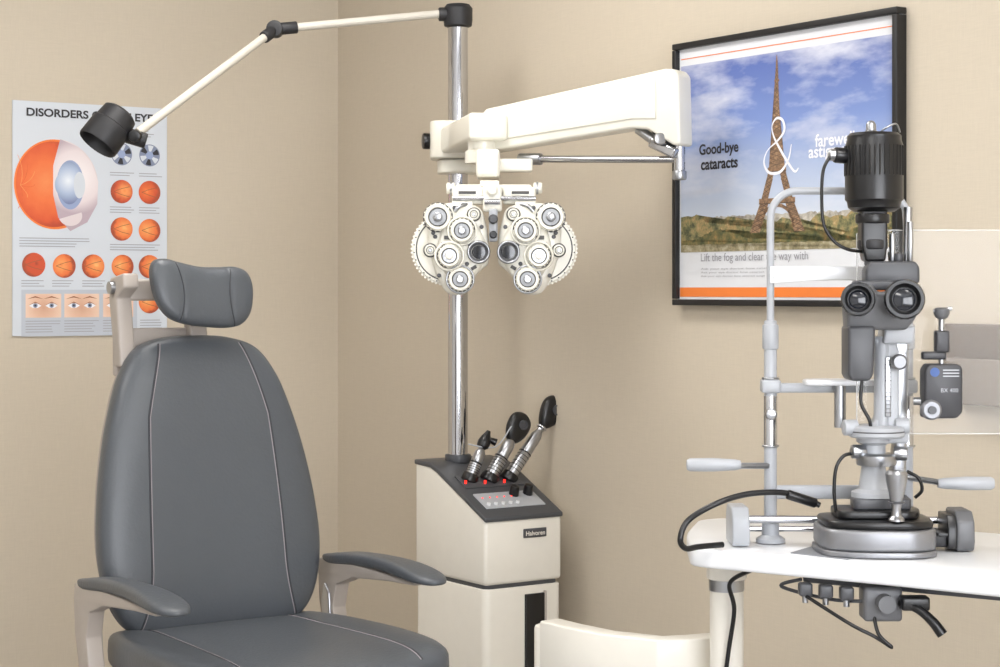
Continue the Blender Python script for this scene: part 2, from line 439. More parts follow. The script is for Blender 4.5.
def tree_mat(name, sc_, cols, p0=.34, p1=.68):
    m = bpy.data.materials.new(name); m.use_nodes = True; nt = m.node_tree
    b = nt.nodes['Principled BSDF']; b.inputs['Roughness'].default_value = 0.5
    tc = nt.nodes.new('ShaderNodeTexCoord'); nz = nt.nodes.new('ShaderNodeTexNoise'); nz.inputs['Scale'].default_value = sc_; nz.inputs['Detail'].default_value = 9; nz.inputs['Roughness'].default_value = .72
    nt.links.new(tc.outputs['Object'], nz.inputs['Vector'])
    cr = nt.nodes.new('ShaderNodeValToRGB'); e = cr.color_ramp.elements
    e[0].position = p0; e[0].color = srgb(*cols[0]); e[1].position = p1; e[1].color = srgb(*cols[-1])
    for i, c_ in enumerate(cols[1:-1]): e.new(p0+(p1-p0)*(i+1)/(len(cols)-1)).color = srgb(*c_)
    nt.links.new(nz.outputs['Fac'], cr.inputs[0]); nt.links.new(cr.outputs[0], b.inputs['Base Color'])
    return m
M['trees'] = tree_mat('print_trees', 42, [(64, 66, 48), (98, 100, 68), (142, 134, 92), (176, 146, 98), (214, 196, 152)])
M['trees2'] = tree_mat('print_trees_near', 34, [(52, 56, 38), (88, 92, 58), (128, 116, 72), (178, 138, 86)])
M['city'] = tree_mat('print_city', 60, [(140, 134, 124), (186, 180, 168), (216, 212, 202)])
M['ground'] = tree_mat('print_ground', 50, [(98, 92, 66), (156, 146, 114), (198, 190, 168)])
M['tower'] = tree_mat('print_tower', 130, [(96, 76, 62), (142, 112, 86), (184, 150, 114)])
M['towerd'] = mat('print_tower_dark', (88, 70, 58), 0.5)
PW = 0.7276
q = C+eb*(1.686+PW/2)
pp = empty('framed_travel_poster', (q.x-0.829*0.014, q.y-0.559*0.014, 1.574), -56)
W2, H2 = PW/2, 0.31; fw = 0.014
box(pp, 'backing', (0, 0.004, 0), (2*W2-0.01, 0.016, 2*H2-0.01), 'paper')
box(pp, 'frame_top', (0, -0.002, H2-fw/2), (2*W2, 0.03, fw), 'frame', 0.002)
box(pp, 'frame_bottom', (0, -0.002, -H2+fw/2), (2*W2, 0.03, fw), 'frame', 0.002)
box(pp, 'frame_left', (-W2+fw/2, -0.002, 0), (fw, 0.03, 2*H2-0.03), 'frame', 0.002)
box(pp, 'frame_right', (W2-fw/2, -0.002, 0), (fw, 0.03, 2*H2-0.03), 'frame', 0.002)
yb = -0.0045
xi = W2-fw-0.006
flat(pp, 'print_sky', rect(-xi, -0.165, xi, 0.256), yb-.0002, 'sky')
flat(pp, 'print_top_rule', rect(-xi, 0.2715, xi, 0.2735), yb-.0003, 'orange')
flat(pp, 'print_bottom_band', rect(-xi-.004, -0.290, xi+.004, -0.268), yb-.0003, 'orange')
random.seed(5)
def strip(name, zb, f, m, dy, n=110):
    tl = [(-xi, zb), (xi, zb)]
    for i in range(n+1):
        x = xi-2*xi*i/n; tl.append((x, f(x)))
    flat(pp, name, tl, yb-dy, m)
strip('print_skyline', -0.16, lambda x: -.108+.006*random.random(), 'city', .0004)
strip('print_treeline', -0.178, lambda x: -.124+.007*random.random()+.022*max(0, (abs(x)-.09)/.25)+.005*math.sin(x*60)+.004*math.sin(x*111+1), 'trees', .0006)
strip('print_trees_near', -0.178, lambda x: -.150+.006*random.random()+.012*math.sin(x*26+.5)*(1 if abs(x) > .08 else 0), 'trees2', .00065)
strip('print_lawn', -0.185, lambda x: -.170+.003*random.random(), 'ground', .0007)
tk = [(-0.145, .090), (-0.10, .066), (-0.075, .053), (-0.03, .034), (0.0, .026), (0.06, .0145), (0.13, .0082), (0.20, .0045), (0.235, .0028), (0.25, .0008)]
def hw(z):
    for (a, b), (c, d) in zip(tk[:-1], tk[1:]):
        if a <= z <= c: return b+(d-b)*(z-a)/(c-a)
    return tk[-1][1]
yt = yb-.0009; tn = [0]
tpx = 0.010
def T(o, m='tower', d=0):
    tn[0] += 1; flat(pp, 'tower_%03d' % tn[0], [(a-tpx, b) for a, b in o], yt-d, m)
for sgn in (-1, 1):
    def leg(z0, z1, iw0, iw1, m='tower'):
        k = 8; o = []; inn = []
        for i in range(k+1):
            z = z0+(z1-z0)*i/k; iw = iw0+(iw1-iw0)*i/k
            o.append((sgn*hw(z), z)); inn.append((sgn*max(0, hw(z)-iw), z))
        T(o+inn[::-1], m)
    leg(-0.145, -0.078, 0.034, 0.028)
    leg(-0.070, -0.008, 0.022, 0.018)
T([(-hw(z), z) for z in (0.0, .06, .13, .2, .235, .25)]+[(hw(z), z) for z in (.25, .235, .2, .13, .06, 0.0)])
T(rect(-.059, -.081, .059, -.069)); T(rect(-.030, -.010, .030, .000)); T(rect(-.008, .19, .008, .195))
T(rect(-.059, -.0815, .059, -.0795), 'towerd', .0003); T(rect(-.030, -.0105, .030, -.0085), 'towerd', .0003)
ar = [(0.058*math.cos(math.radians(a)), -0.135+0.054*math.sin(math.radians(a))) for a in range(0, 181, 12)]
ar2 = [(0.052*math.cos(math.radians(a)), -0.137+0.048*math.sin(math.radians(a))) for a in range(180, -1, -12)]
T(ar+ar2)
def bar(x0, z0, x1, z1, w, m='towerd'):
    d = Vector((x1-x0, z1-z0)).normalized(); n = Vector((-d.y, d.x))*w/2
    T([(x0-n.x, z0-n.y), (x1-n.x, z1-n.y), (x1+n.x, z1+n.y), (x0+n.x, z0+n.y)], m, .0002)
for zl in [i*0.010 for i in range(0, 22)]:
    a, b = hw(zl), hw(zl+.010)
    bar(-a, zl, b, zl+.010, .0009); bar(a, zl, -b, zl+.010, .0009)
for sgn in (-1, 1):
    for zl in [-0.145+i*.011 for i in range(6)]:
        a, b = hw(zl), hw(zl+.011); iw = .031
        bar(sgn*a, zl, sgn*(b-iw), zl+.011, .0014); bar(sgn*(a-iw), zl, sgn*b, zl+.011, .0014)
    for zl in [-0.068+i*.010 for i in range(6)]:
        a, b = hw(zl), hw(zl+.010); iw = .020
        bar(sgn*a, zl, sgn*(b-iw), zl+.010, .0012); bar(sgn*(a-iw), zl, sgn*b, zl+.010, .0012)
ty = yt-.0006
text(pp, 'text_good_bye', 'Good-bye', 'ink', (-.276, ty, .034), width=.138, bold=0.025)
text(pp, 'text_cataracts', 'cataracts', 'ink', (-.270, ty, .006), width=.130, bold=0.025)
amp = [(.046, .012), (.036, -.022), (.008, -.050), (-.030, -.050), (-.048, -.026), (-.036, .002), (.000, .024), (.022, .046), (.016, .070), (-.004, .076), (-.020, .060), (-.014, .034), (.010, .000), (.038, -.034), (.058, -.052), (.070, -.044)]
ampp = catmull([(a*.95, b*.95, 0) for a, b in amp], 6)
Lf, Rt = [], []
for i, p_ in enumerate(ampp):
    t = (ampp[min(i+1, len(ampp)-1)]-ampp[max(i-1, 0)]).normalized(); wd_ = .0012+.0022*abs(math.sin(i/len(ampp)*PI*3))
    Lf.append((p_.x-t.y*wd_-.006, p_.y+t.x*wd_+.036)); Rt.append((p_.x+t.y*wd_-.006, p_.y-t.x*wd_+.036))
bm = bmesh.new()
vl = [bm.verts.new((a, ty, b)) for a, b in Lf]; vr = [bm.verts.new((a, ty, b)) for a, b in Rt]
for i in range(len(vl)-1): bm.faces.new((vl[i], vl[i+1], vr[i+1], vr[i]))
finish(bm, pp, 'print_ampersand', 'white_ink')
text(pp, 'text_farewell', 'farewell', 'white_ink', (.112, ty, .036), width=.120, bold=0.02)
text(pp, 'text_astigmatism', 'astigmatism', 'white_ink', (.092, ty, .004), width=.18, bold=0.02)
text(pp, 'text_strapline', 'Lift the fog and clear the way with', 'inkg', (-.27, ty, -.213), width=.36)
for i in range(3):
    text(pp, 'text_copy_%d' % i, 'Ask your eye doctor how cataract surgery can correct', 'inkg', (-.27, ty, -.228-.0085*i), width=.40-.05*i, height=.0055)

# ------------------------------------------------------------ examination chair
ch = empty('examination_chair', (-0.590, 3.865, 0), 34)
rec = 0.16
def wb(x, yv, z):
    yy = yv-0.25*x*x*1.2
    return (x, yy+rec*z+0.01, 0.60+z)
rs = [(0, -.01), (.12, -.008), (.19, .012), (.230, .07), (.247, .16), (.242, .26), (.226, .36), (.203, .45), (.175, .525), (.135, .578), (.075, .600)]
ol = rs+[(0, .604)]+[(-a, b) for a, b in rs[::-1][:-1]]
back = Pillow(ol, .060, .045, 3.2, wb)
back.build(ch, 'backrest', 'vinyl')
for sgn in (-1, 1):
    ptsm = []
    for i in range(49):
        t = i/48; z = -0.004+0.592*t
        x = 0.150-.030*(t**2)-.030*max(0, t-.75)/.25*t
        if t < .25: x += .030*((.25-t)/.25)**2
        ptsm.append(back.surf(sgn*x, z, 0.0004))
    tube(ch, 'back_seam_%s' % ('l' if sgn < 0 else 'r'), ptsm, .0011, 'seam', smooth=False, seg=8)
    tube(ch, 'back_crease_%s' % ('l' if sgn < 0 else 'r'), [(a+sgn*.003, b+.0006, c) for a, b, c in ptsm], .0022, 'crease', smooth=False, seg=8)
wb2 = lambda x, yv, z: (x, yv-0.3*x*x+rec*z+0.058, 0.60+z)
Pillow([(a*.93, b*.96+.01) for a, b in ol], .02, .03, 4, wb2).build(ch, 'back_shell', 'ivory2')
# headrest
hs = [(0, .058), (.045, .062), (.080, .066), (.104, .058), (.114, .034), (.112, .000), (.102, -.032), (.080, -.056), (.045, -.066), (0, -.068)]
ho = hs+[(-a, b) for a, b in hs[::-1][1:-1]]
def wh(x, yv, z):
    xs = x-.006
    k = math.exp(-((abs(x)-.056)/.005)**2)*.0015
    return (xs, yv+(k if yv < 0 else 0)-.7*x*x+0.055+0.22*z, 1.291+z-0.10*x)
hd = Pillow(ho, .032, .028, 3.2, wh, n=12); hd.build(ch, 'headrest', 'vinyl', nr=30)
for sgn in (-1, 1):
    tube(ch, 'headrest_crease_%d' % (sgn+1), [hd.surf(sgn*(.052+.010*(1-math.sin(i/20*PI))), -.060+.119*i/20, .0002) for i in range(21)], .0013, 'crease', smooth=False, seg=8)
prism(ch, 'headrest_bracket', [(.10, 1.14), (.135, 1.14), (.165, 1.28), (.16, 1.325), (.09, 1.335), (.085, 1.305), (.125, 1.285)], -.165, -.13, 'yz', 'ivory2', .005)
prism(ch, 'headrest_bracket_inner', [(.11, 1.16), (.15, 1.16), (.16, 1.29), (.135, 1.30)], .0, .04, 'yz', 'ivory2', .005)
box(ch, 'headrest_yoke', (-.07, .140, 1.300), (.19, .03, .045), 'ivory2', .006)
cyl(ch, 'headrest_pivot', (-.175, .14, 1.305), (.06, .14, 1.305), .013, 'silver')
box(ch, 'headrest_slide', (-.07, .15, 1.17), (.18, .02, .10), 'ivory2', .006)
cyl(ch, 'headrest_stem', (0, .135, 1.31), (0, .085, 1.29), .018, 'ivory2')
# seat
so = [(0, .06), (.16, .055), (.225, .02), (.25, -.08), (.265, -.22), (.270, -.36), (.262, -.47), (.230, -.53), (.12, -.548), (0, -.55)]
so = so+[(-a, b) for a, b in so[::-1][1:-1]]
seat = Pillow(so, .06, .05, 4.0, lambda x, yv, z: (x, z, 0.562-yv+0.22*max(0, abs(x)-.16)))
seat.build(ch, 'seat', 'vinyl')
for sgn in (-1, 1):
    pt = [seat.surf(sgn*(.165-.01*math.cos(i/30*PI)), .02-.55*i/30, .0004) for i in range(31)]
    tube(ch, 'seat_seam_%d' % (sgn+1), pt, .0011, 'seam', smooth=False, seg=8)
    tube(ch, 'seat_crease_%d' % (sgn+1), [(a+sgn*.003, b, c-.0008) for a, b, c in pt], .0022, 'crease', smooth=False, seg=8)
for sgn, nm in ((-1, 'right'), (1, 'left')):
    xa = sgn*.285
    yo = -.040 if sgn < 0 else .0
    pl = [(-.020, .02), (0, .032), (.020, .02), (.024, -.10), (.030, -.22), (.038, -.32), (.037, -.378), (.020, -.41), (-.010, -.412), (-.030, -.38), (-.033, -.32), (-.027, -.22), (-.022, -.10)]
    def wa(x, yv, z, xa=xa, yo=yo):
        lift = .014*math.sin(max(0, min(1, -z/.42))*PI)-0.002*max(0, -z-.3)/.12
        return (xa+x, z+yo, .717-yv+lift+0.006)
    Pillow(pl, .015, .014, 3.0, wa).build(ch, 'arm_pad_'+nm, 'vinyl')
    pr = [(.045, .720), (.05, .69), (.045, .63), (.02, .55), (-.005, .45), (-.01, .36), (-.07, .36), (-.06, .45), (-.035, .55), (-.015, .62), (-.03, .672), (-.10, .694), (-.25, .706), (-.35, .710), (-.35, .716), (-.2, .722), (0, .722)]
    prism(ch, 'arm_support_'+nm, [(a+yo, b) for a, b in pr], xa-.017, xa+.017, 'yz', 'ivory2', .006)
    prism(ch, 'arm_side_cover_'+nm, [(a+yo, b) for a, b in [(.015, .67), (.03, .63), (.005, .52), (-.02, .40), (-.05, .40), (-.035, .5), (-.01, .6), (-.005, .65)]], xa+(.015 if sgn < 0 else -.021), xa+(.021 if sgn < 0 else -.015), 'yz', 'silver', .002)
    cyl(ch, 'arm_pivot_'+nm, (xa-sgn*.01, -.05, .44), (sgn*.2, -.05, .44), .025, 'ivory2')
box(ch, 'seat_frame', (0, -.2, .47), (.44, .5, .09), 'ivory2', .02)
box(ch, 'back_hinge', (0, .07, .58), (.30, .07, .16), 'ivory2', .015)
lathe(ch, 'pedestal', (0, -.15, 0), (0, 0, 1), [(.30, 0), (.30, .03), (.26, .06), (.13, .10), (.12, .44)], 'ivory2')
box(ch, 'leg_rest', (0, -.58, .33), (.40, .06, .36), 'vinyl', .025, rot=(-18, 0, 0))
box(ch, 'foot_plate', (0, -.74, .14), (.40, .25, .03), 'silver', .012)

# ------------------------------------------------------------ instrument console
cs = empty('instrument_console', (-0.0323, 4.802, 0), 34)
w = .117; L = .165
prof = [(-L, .569), (-L, .722), (-L+.004, .732), (.06, .838), (.09, .848), (L, .852), (L, .569)]
prism(cs, 'upper_cabinet', prof, -w, w, 'yz', 'ivory', .010)
prism(cs, 'lower_cabinet', rrect(-w, -L, w, L, .02), 0.03, .560, 'xy', 'ivory', .004)
prism(cs, 'cabinet_gap', rrect(-w+.006, -L+.006, w-.006, L-.006, .02), .555, .575, 'xy', 'dark')
prism(cs, 'plinth', rrect(-w-.01, -L-.01, w+.01, L+.01, .02), 0, .035, 'xy', 'dark', .004)
box(cs, 'front_slot', (.031, -L, .29), (.058, .012, .50), 'black', .002)
box(cs, 'front_slot_rim_l', (.062, -L-.003, .29), (.006, .010, .51), 'ivory2', .002)
sl = math.atan2(.838-.732, .06+L-.004)
def deck(yv, off=0):
    z = .732+(yv+L-.004)*math.tan(sl) if yv < .06 else .846
    return z+off
dk = [(-L-.003, .726), (-L-.003, .738), (.06, .845), (.09, .855), (L+.002, .859), (L+.002, .846), (.09, .842), (.06, .832)]
prism(cs, 'control_deck', dk, -w-.002, w+.002, 'yz', 'dark', .004)
sd = math.degrees(sl)
def on_deck(name, x, yv, sx, sy, m, h=.004, bev=.0015):
    box(cs, name, (x, yv, deck(yv, .0095)), (sx, sy, h), m, bev, rot=(sd, 0, 0))
on_deck('button_plate', .0, -.100, .180, .070, 'lgrey')
on_deck('well_plate', -.003, -.015, .18, .06, 'greyd')
for i in range(5):
    cyl(cs, 'button_%d' % i, (-.075+.022*i, -.118, deck(-.118, .010)), (-.075+.022*i, -.1195, deck(-.118, .016)), .005, 'white')
    cyl(cs, 'indicator_%d' % i, (-.075+.022*i, -.090, deck(-.090, .010)), (-.075+.022*i, -.0905, deck(-.090, .0135)), .0018, 'red', seg=12)
for i, x in enumerate((.025, .068)):
    cyl(cs, 'knob_%d' % i, (x, -.082, deck(-.082, .008)), (x-.001, -.092, deck(-.082, .034)), .0135, 'black', r2=.011, bevel=.002)
cyl(cs, 'pole_socket', (-.0226, .105, .85), (-.0226, .105, .872), .034, 'dark', bevel=.003)
box(cs, 'name_plate', (.032, -L-.002, .692), (.070, .004, .023), 'greyd', .002)
text(cs, 'name_plate_text', 'Halvoren', 'ivory', (.032, -L-.0048, .6858), width=.058, align_x='CENTER', bold=.02)
def handle(i, x, yv, dx, dz, ln, r):
    b0 = Vector((x, yv, deck(yv, .004))); d = Vector((dx, 0.0, dz)).normalized()
    cyl(cs, 'well_%d' % i, b0, b0+d*.022, r*1.45, 'black', bevel=.002)
    lathe(cs, 'handle_%d' % i, b0+d*.012, d, [(r*.9, 0), (r*1.05, .01), (r*1.05, ln*.5), (r*.95, ln*.52), (r*1.0, ln*.54), (r*.95, ln*.85), (r*.6, ln*.95), (r*.5, ln)], 'silver')
    ring(cs, 'handle_band_%d' % i, b0+d*(.012+ln*.5), d, r*1.0, r*.12, 'blackm')
    for k in range(5):
        ring(cs, 'grip_%d_%d' % (i, k), b0+d*(.02+ln*(.1+.07*k)), d, r*1.02, r*.07, 'blackm', 24)
    cyl(cs, 'well_light_%d' % i, b0+Vector((-.02, -.018, -.002)), b0+Vector((-.02, -.019, .006)), .003, 'red', seg=12)
    return b0+d*(.012+ln), d
e, d = handle(0, -.062, -.005, .42, .85, .082, .0145)
lathe(cs, 'otoscope_head', e, d, [(.006, -.004), (.016, .004), (.017, .016), (.013, .03), (.008, .040), (.005, .048)], 'black')
cyl(cs, 'otoscope_tip', e+d*.028, e+d*.028+Vector((.024, -.01, -.012)), .005, 'black', r2=.010)
e, d = handle(1, -.006, -.010, .60, .85, .122, .0165)
tube(cs, 'charger_lead', [e+d*.03, e+d*.04+Vector((-.03, -.01, .0)), e+Vector((-.06, -.01, -.02)), Vector((-.062, -.005, deck(-.005, .1)))], .0018, 'lgrey')
hd1 = Pillow([(0, -.012), (.020, 0), (.033, .030), (.029, .062), (0, .076), (-.029, .062), (-.033, .030), (-.020, 0)], .016, .014, 2.6)
hd1.build(cs, 'ophthalmoscope_head', 'black', rot=(0, 32, 0), loc=e-d*.004)
lathe(cs, 'ophthalmoscope_lens', e+d*.040+Vector((0, -.014, 0)), (0, -1, 0), [(0, 0), (.013, 0), (.013, .006), (.009, .006), (.0085, .003), (0, .003)], 'greyd')
e, d = handle(2, .052, -.012, .70, .85, .155, .0160)
cyl(cs, 'retinoscope_neck', e-d*.01, e+d*.03, .009, 'silver')
ring(cs, 'retinoscope_collar', e+d*.005, d, .011, .004, 'chrome')
hd2 = Pillow([(0, -.014), (.018, 0), (.034, .034), (.034, .060), (.018, .078), (-.018, .078), (-.034, .060), (-.034, .034), (-.018, 0)], .018, .014, 3)
hd2.build(cs, 'retinoscope_head', 'black', rot=(0, 38, 0), loc=e+d*.018)
lathe(cs, 'retinoscope_lens', e+d*.064+Vector((0, -.016, 0)), (0, -1, 0), [(0, 0), (.014, 0), (.014, .006), (.010, .006), (.009, .003), (0, .003)], 'greyd')
cyl(cs, 'pole', (-.0226, .105, .85), (-.0226, .105, 1.984), .026, 'chrome', seg=48)

# ------------------------------------------------------------ examination lamp on top of the pole
lp = empty('examination_lamp', (-0.1097, 4.877, 0), 0)
lathe(lp, 'pole_cap', (0, 0, 1.985), (0, 0, 1), [(.027, 0), (.036, .004), (.038, .02), (.038, .050), (.030, .060), (0, .062)], 'blackm')
cyl(lp, 'cap_pivot', (.02, 0, 2.020), (-.05, -.012, 2.018), .018, 'blackm', bevel=.003)
A1 = Vector((-.040, -.010, 2.020)); J = Vector((-.462, -.127, 1.963)); E1 = Vector((-.735, -.52, 1.667))
cyl(lp, 'arm_upper', A1, J+Vector((.03, .008, .004)), .0105, 'arm_ivory')
cyl(lp, 'joint_sleeve_1', J+Vector((.055, .014, .007)), J, .0155, 'blackm', bevel=.003)
cyl(lp, 'joint_disc', J+Vector((0, .02, 0)), J+Vector((0, -.02, 0)), .021, 'blackm', bevel=.003)
dj = (E1-J).normalized()
cyl(lp, 'joint_sleeve_2', J, J+dj*.05, .0155, 'blackm', bevel=.003)
cyl(lp, 'arm_lower', J+dj*.04, E1, .0105, 'arm_ivory')
cyl(lp, 'head_joint', E1+Vector((.02, 0, -.02)), E1+Vector((-.03, -.01, -.005)), .018, 'blackm', bevel=.004)
cyl(lp, 'head_knob', E1+Vector((.0, -.015, -.008)), E1+Vector((0.0, -.045, -.012)), .014, 'black', bevel=.003)
hc = Vector((-.795, -.55, 1.675)); hdv = Vector((-.50, -.35, -.78)).normalized()
lathe(lp, 'lamp_head', hc-hdv*.048, hdv, [(0, 0), (.034, 0), (.042, .006), (.045, .04), (.048, .043), (.049, .094), (.047, .098), (.044, .094), (.042, .03), (0, .025)], 'blackm')
lathe(lp, 'bulb', hc+hdv*.01, -hdv, [(0, -.015), (.018, -.012), (.026, 0), (.016, .02), (0, .03)], 'lgrey')
tube(lp, 'head_bracket', [E1+Vector((-.02, -.01, -.01)), E1+Vector((-.03, -.02, .0)), hc+Vector((.02, .01, -.01))], .010, 'blackm')

# ------------------------------------------------------------ phoropter arm (part of the console stand)
U = 0.00233
pa = empty('support_arm', (-0.0233, 4.35, 1.416), 0, U)
bpy.context.view_layer.update()
pa.parent = cs; pa.matrix_parent_inverse = cs.matrix_world.inverted()
ang = -33.15
st = Vector((-3, 64, 0))
outl = [(0, 97), (0, 129), (6, 136), (214, 164), (224, 163), (229, 157), (231, 90), (224, 89), (196, 106), (178, 108), (6, 92)]
prism(pa, 'arm_housing', outl, -14, 14, 'xz', 'offw', 3.0, rot=(0, 0, ang), loc=st)
prism(pa, 'arm_cover_plate', [(18, 103), (18, 130), (205, 156), (205, 116), (178, 117)], -15.6, -13.5, 'xz', 'offw', .7, rot=(0, 0, ang), loc=st)
box(pa, 'elbow_block', (-22, 130, 116), (40, 215, 28), 'offw', 4, rot=(0, 0, 11))
prism(pa, 'pole_collar', rrect(-68, 196, -8, 256, 14), 96, 138, 'xy', 'offw', 2.5)
prism(pa, 'pole_collar_lower', rrect(-60, 202, -14, 250, 14), 80, 95, 'xy', 'offw', 2)
cyl(pa, 'collar_lock_knob', (-68, 215, 116), (-76, 213, 116), 9, 'black', bevel=1.5)
lathe(pa, 'hub', (-8, 50, 80), (0, 0, 1), [(18, 0), (18, 12), (15, 14), (15, 46), (12, 49), (0, 49)], 'offw')
cyl(pa, 'tie_rod', (30, 42, 84), (182, -52, 77), 3.6, 'chrome')
cyl(pa, 'tie_rod_sleeve', (30, 42, 84), (52, 28, 83), 6, 'silver', bevel=1)
cyl(pa, 'pivot_pin', (184, -55, 62), (184, -55, 96), 5.5, 'chrome')
cyl(pa, 'pivot_bolt', (184, -55, 66), (184, -55, 57), 7, 'silver', bevel=1.5)
box(pa, 'pivot_yoke', (172, -50, 88), (30, 22, 10), 'chrome', 2, rot=(0, 25, ang))
tube(pa, 'pivot_strut', [(146, -32, 108), (158, -42, 98), (176, -50, 84)], 5, 'silver')
tube(pa, 'pivot_strut_2', [(160, -38, 110), (168, -46, 96), (184, -56, 92)], 3.5, 'greyd')
cyl(pa, 'pivot_screw', (163, -60, 96), (165, -66, 96), 6, 'silver', bevel=1)
box(pa, 'hanger_block', (-2, 26, 77), (24, 60, 28), 'offw', 4)
box(pa, 'hanger_side_block', (22, 22, 76), (42, 20, 13), 'offw', 2.5)

# ------------------------------------------------------------ phoropter
ph = empty('phoropter', (-0.0200, 4.35, 1.414), 0, U*.96)
def dial(name, x, z, r, y0, y1, m='offw', face='lgrey', knurl=True, hub=True):
    ring(ph, name+'_gap', (x, y0-1.5, z), (0, 1, 0), r*1.03, 1.2, 'tick', 32)
    lathe(ph, name, (x, y0, z), (0, -1, 0), [(r*.92, 0), (r, (y0-y1)*.25), (r, (y0-y1)*.85), (r*.9, (y0-y1)), (r*.72, (y0-y1)), (r*.68, (y0-y1)-1.8), (0, (y0-y1)-1.8)], m)
    lathe(ph, name+'_face', (x, y1+1.7, z), (0, -1, 0), [(0, 0), (r*.64, 0), (r*.6, .8), (0, .9)], face)
    ring(ph, name+'_face_ring', (x, y1+1.0, z), (0, 1, 0), r*.66, .55, 'tick', 32)
    if hub: lathe(ph, name+'_hub', (x, y1+1, z), (0, -1, 0), [(r*.34, 0), (r*.34, 3.0), (r*.26, 3.8), (0, 3.8)], 'silver' if face != 'silver' else 'offw')
    if knurl:
        n = 18
        for i in range(n):
            a = 2*PI*i/n
            cyl(ph, '%s_knurl_%02d' % (name, i), (x+r*math.cos(a), y0-(y0-y1)*.3, z+r*math.sin(a)), (x+r*math.cos(a), y0-(y0-y1)*.8, z+r*math.sin(a)), r*.07, 'offw', seg=8)
for sg, cx0 in ((-1, 2), (1, 2)):
    n = 'l' if sg < 0 else 'r'
    k = 1.0 if sg < 0 else 1.04
    S = lambda a: cx0+sg*a*k
    oo = [(8, 18), (14, 34), (34, 40), (56, 37), (66, 26), (68, 6), (64, -20), (56, -42), (46, -55), (28, -54), (20, -38), (12, -30), (5, -22), (5, 0)]
    Pillow([(S(a), b) for a, b in oo], 16, 18, 7).build(ph, 'lens_battery_'+n, 'offw')
    lathe(ph, 'rotary_disc_'+n, (S(47), 6, -8), (0, -1, 0), [(36, 0), (38, 2), (38, 8), (36, 10), (0, 10)], 'offw', seg=64)
    ring(ph, 'rotary_disc_rim_'+n, (S(47), -4, -8), (0, 1, 0), 33, .7, 'tick', 64)
    for i in range(56):
        a = 2*PI*i/56
        if sg*math.cos(a) > .1:
            cyl(ph, 'disc_tooth_%s_%d' % (n, i), (S(47)+38*math.cos(a), 5, -8+38*math.sin(a)), (S(47)+38*math.cos(a), -3, -8+38*math.sin(a)), 1.2, 'offw', seg=6)
            if i % 2: cyl(ph, 'disc_tick_%s_%d' % (n, i), (S(47)+35.5*math.cos(a), -3.6, -8+35.5*math.sin(a)), (S(47)+35.5*math.cos(a), -4.4, -8+35.5*math.sin(a)), .8, 'tick', seg=8)
    Pillow([(S(a), b) for a, b in ((10, 4), (22, 22), (40, 24), (54, 10), (58, -14), (50, -34), (34, -50), (24, -44), (14, -30), (7, -12))], 22, 0, 8).build(ph, 'front_plate_'+n, 'offw')
    dial('sphere_dial_'+n, S(57), 24, 14, -14, -27)
    dial('cylinder_dial_'+n, S(32), 10, 12, -19, -31)
    dial('axis_dial_'+n, S(45), -16, 11.5, -19, -33, face='silver')
    dial('cross_cylinder_'+n, S(34), -40, 12, -19, -30)
    dial('aux_knob_'+n, S(65), -10, 6.0, -14, -20, face='offw', knurl=False)
    dial('small_knob_'+n, S(20), 27, 6, -16, -24, face='offw', knurl=False)
    lathe(ph, 'aperture_'+n, (S(15), -20, -12), (0, -1, 0), [(0, 0), (7.5, 0), (7.5, 7), (10.5, 8), (12, 5), (12, 0)], 'greyd')
    lathe(ph, 'aperture_glass_'+n, (S(15), -20.5, -12), (0, -1, 0), [(0, 3), (7, 2.6), (7, 0)], 'glass')
    ring(ph, 'aperture_ring_'+n, (S(15), -28, -12), (0, 1, 0), 10.6, 1.0, 'silver')
    ring(ph, 'axis_scale_'+n, (S(45), -26, -16), (0, 1, 0), 14.5, 1.2, 'offw')
    ring(ph, 'cyl_scale_'+n, (S(32), -25, 10), (0, 1, 0), 14.5, 1.1, 'offw')
    ring(ph, 'cross_scale_'+n, (S(34), -25, -40), (0, 1, 0), 14, 1.0, 'silver')
    for i, (a, b) in enumerate(((24, -4), (60, 4), (56, -36), (40, 34), (27, -24), (62, 8), (12, 14), (52, -4))):
        lathe(ph, 'screw_%s_%d' % (n, i), (S(a), -15 if i in (1, 2, 3, 5) else -21, b), (0, -1, 0), [(2.2, 0), (2.2, 2), (1.5, 2.8), (0, 2.8)], 'greyd', seg=16)
    box(ph, 'scale_window_'+n, (S(46), -22.8, 3), (9, 2, 4), 'tick', .5)
    box(ph, 'scale_window2_'+n, (S(20), -22.8, -28), (6, 2, 3.5), 'tick', .5, rot=(0, sg*30, 0))
    box(ph, 'mount_'+n, (S(26), 2, 47), (34, 22, 18), 'offw', 3)
    box(ph, 'mount_step_'+n, (S(32), -6, 36), (22, 16, 10), 'offw', 2)
    box(ph, 'mount_slot_'+n, (S(27), -9.4, 50), (18, 1.0, 3), 'tick', .2)
    cyl(ph, 'pd_knob_'+n, (S(40), 0, 55), (S(49), 0, 55), 6, 'offw', bevel=1.5)
    cyl(ph, 'pd_knob_ring_'+n, (S(43), 0, 55), (S(45), 0, 55), 6.6, 'silver')
    tube(ph, 'forehead_lever_'+n, [(S(24), -10, 38), (S(34), -16, 36), (S(40), -16, 30)], 2.2, 'silver')
box(ph, 'top_bar', (2, 6, 53), (80, 16, 12), 'offw', 3)
box(ph, 'hanger_socket', (-2, 6, 59.5), (20, 18, 7), 'offw', 1.5)
cyl(ph, 'top_rod', (-40, -12, 44), (46, -12, 44), 2.6, 'chrome')
box(ph, 'centre_carriage', (1, -4, 44), (20, 22, 28), 'offw', 3)
lathe(ph, 'level_knob', (1, -14, 52), (0, -1, 0), [(6, 0), (6, 6), (4, 8), (0, 8)], 'offw')
cyl(ph, 'spirit_level', (-7, -16, 40), (9, -16, 40), 3, 'chrome')
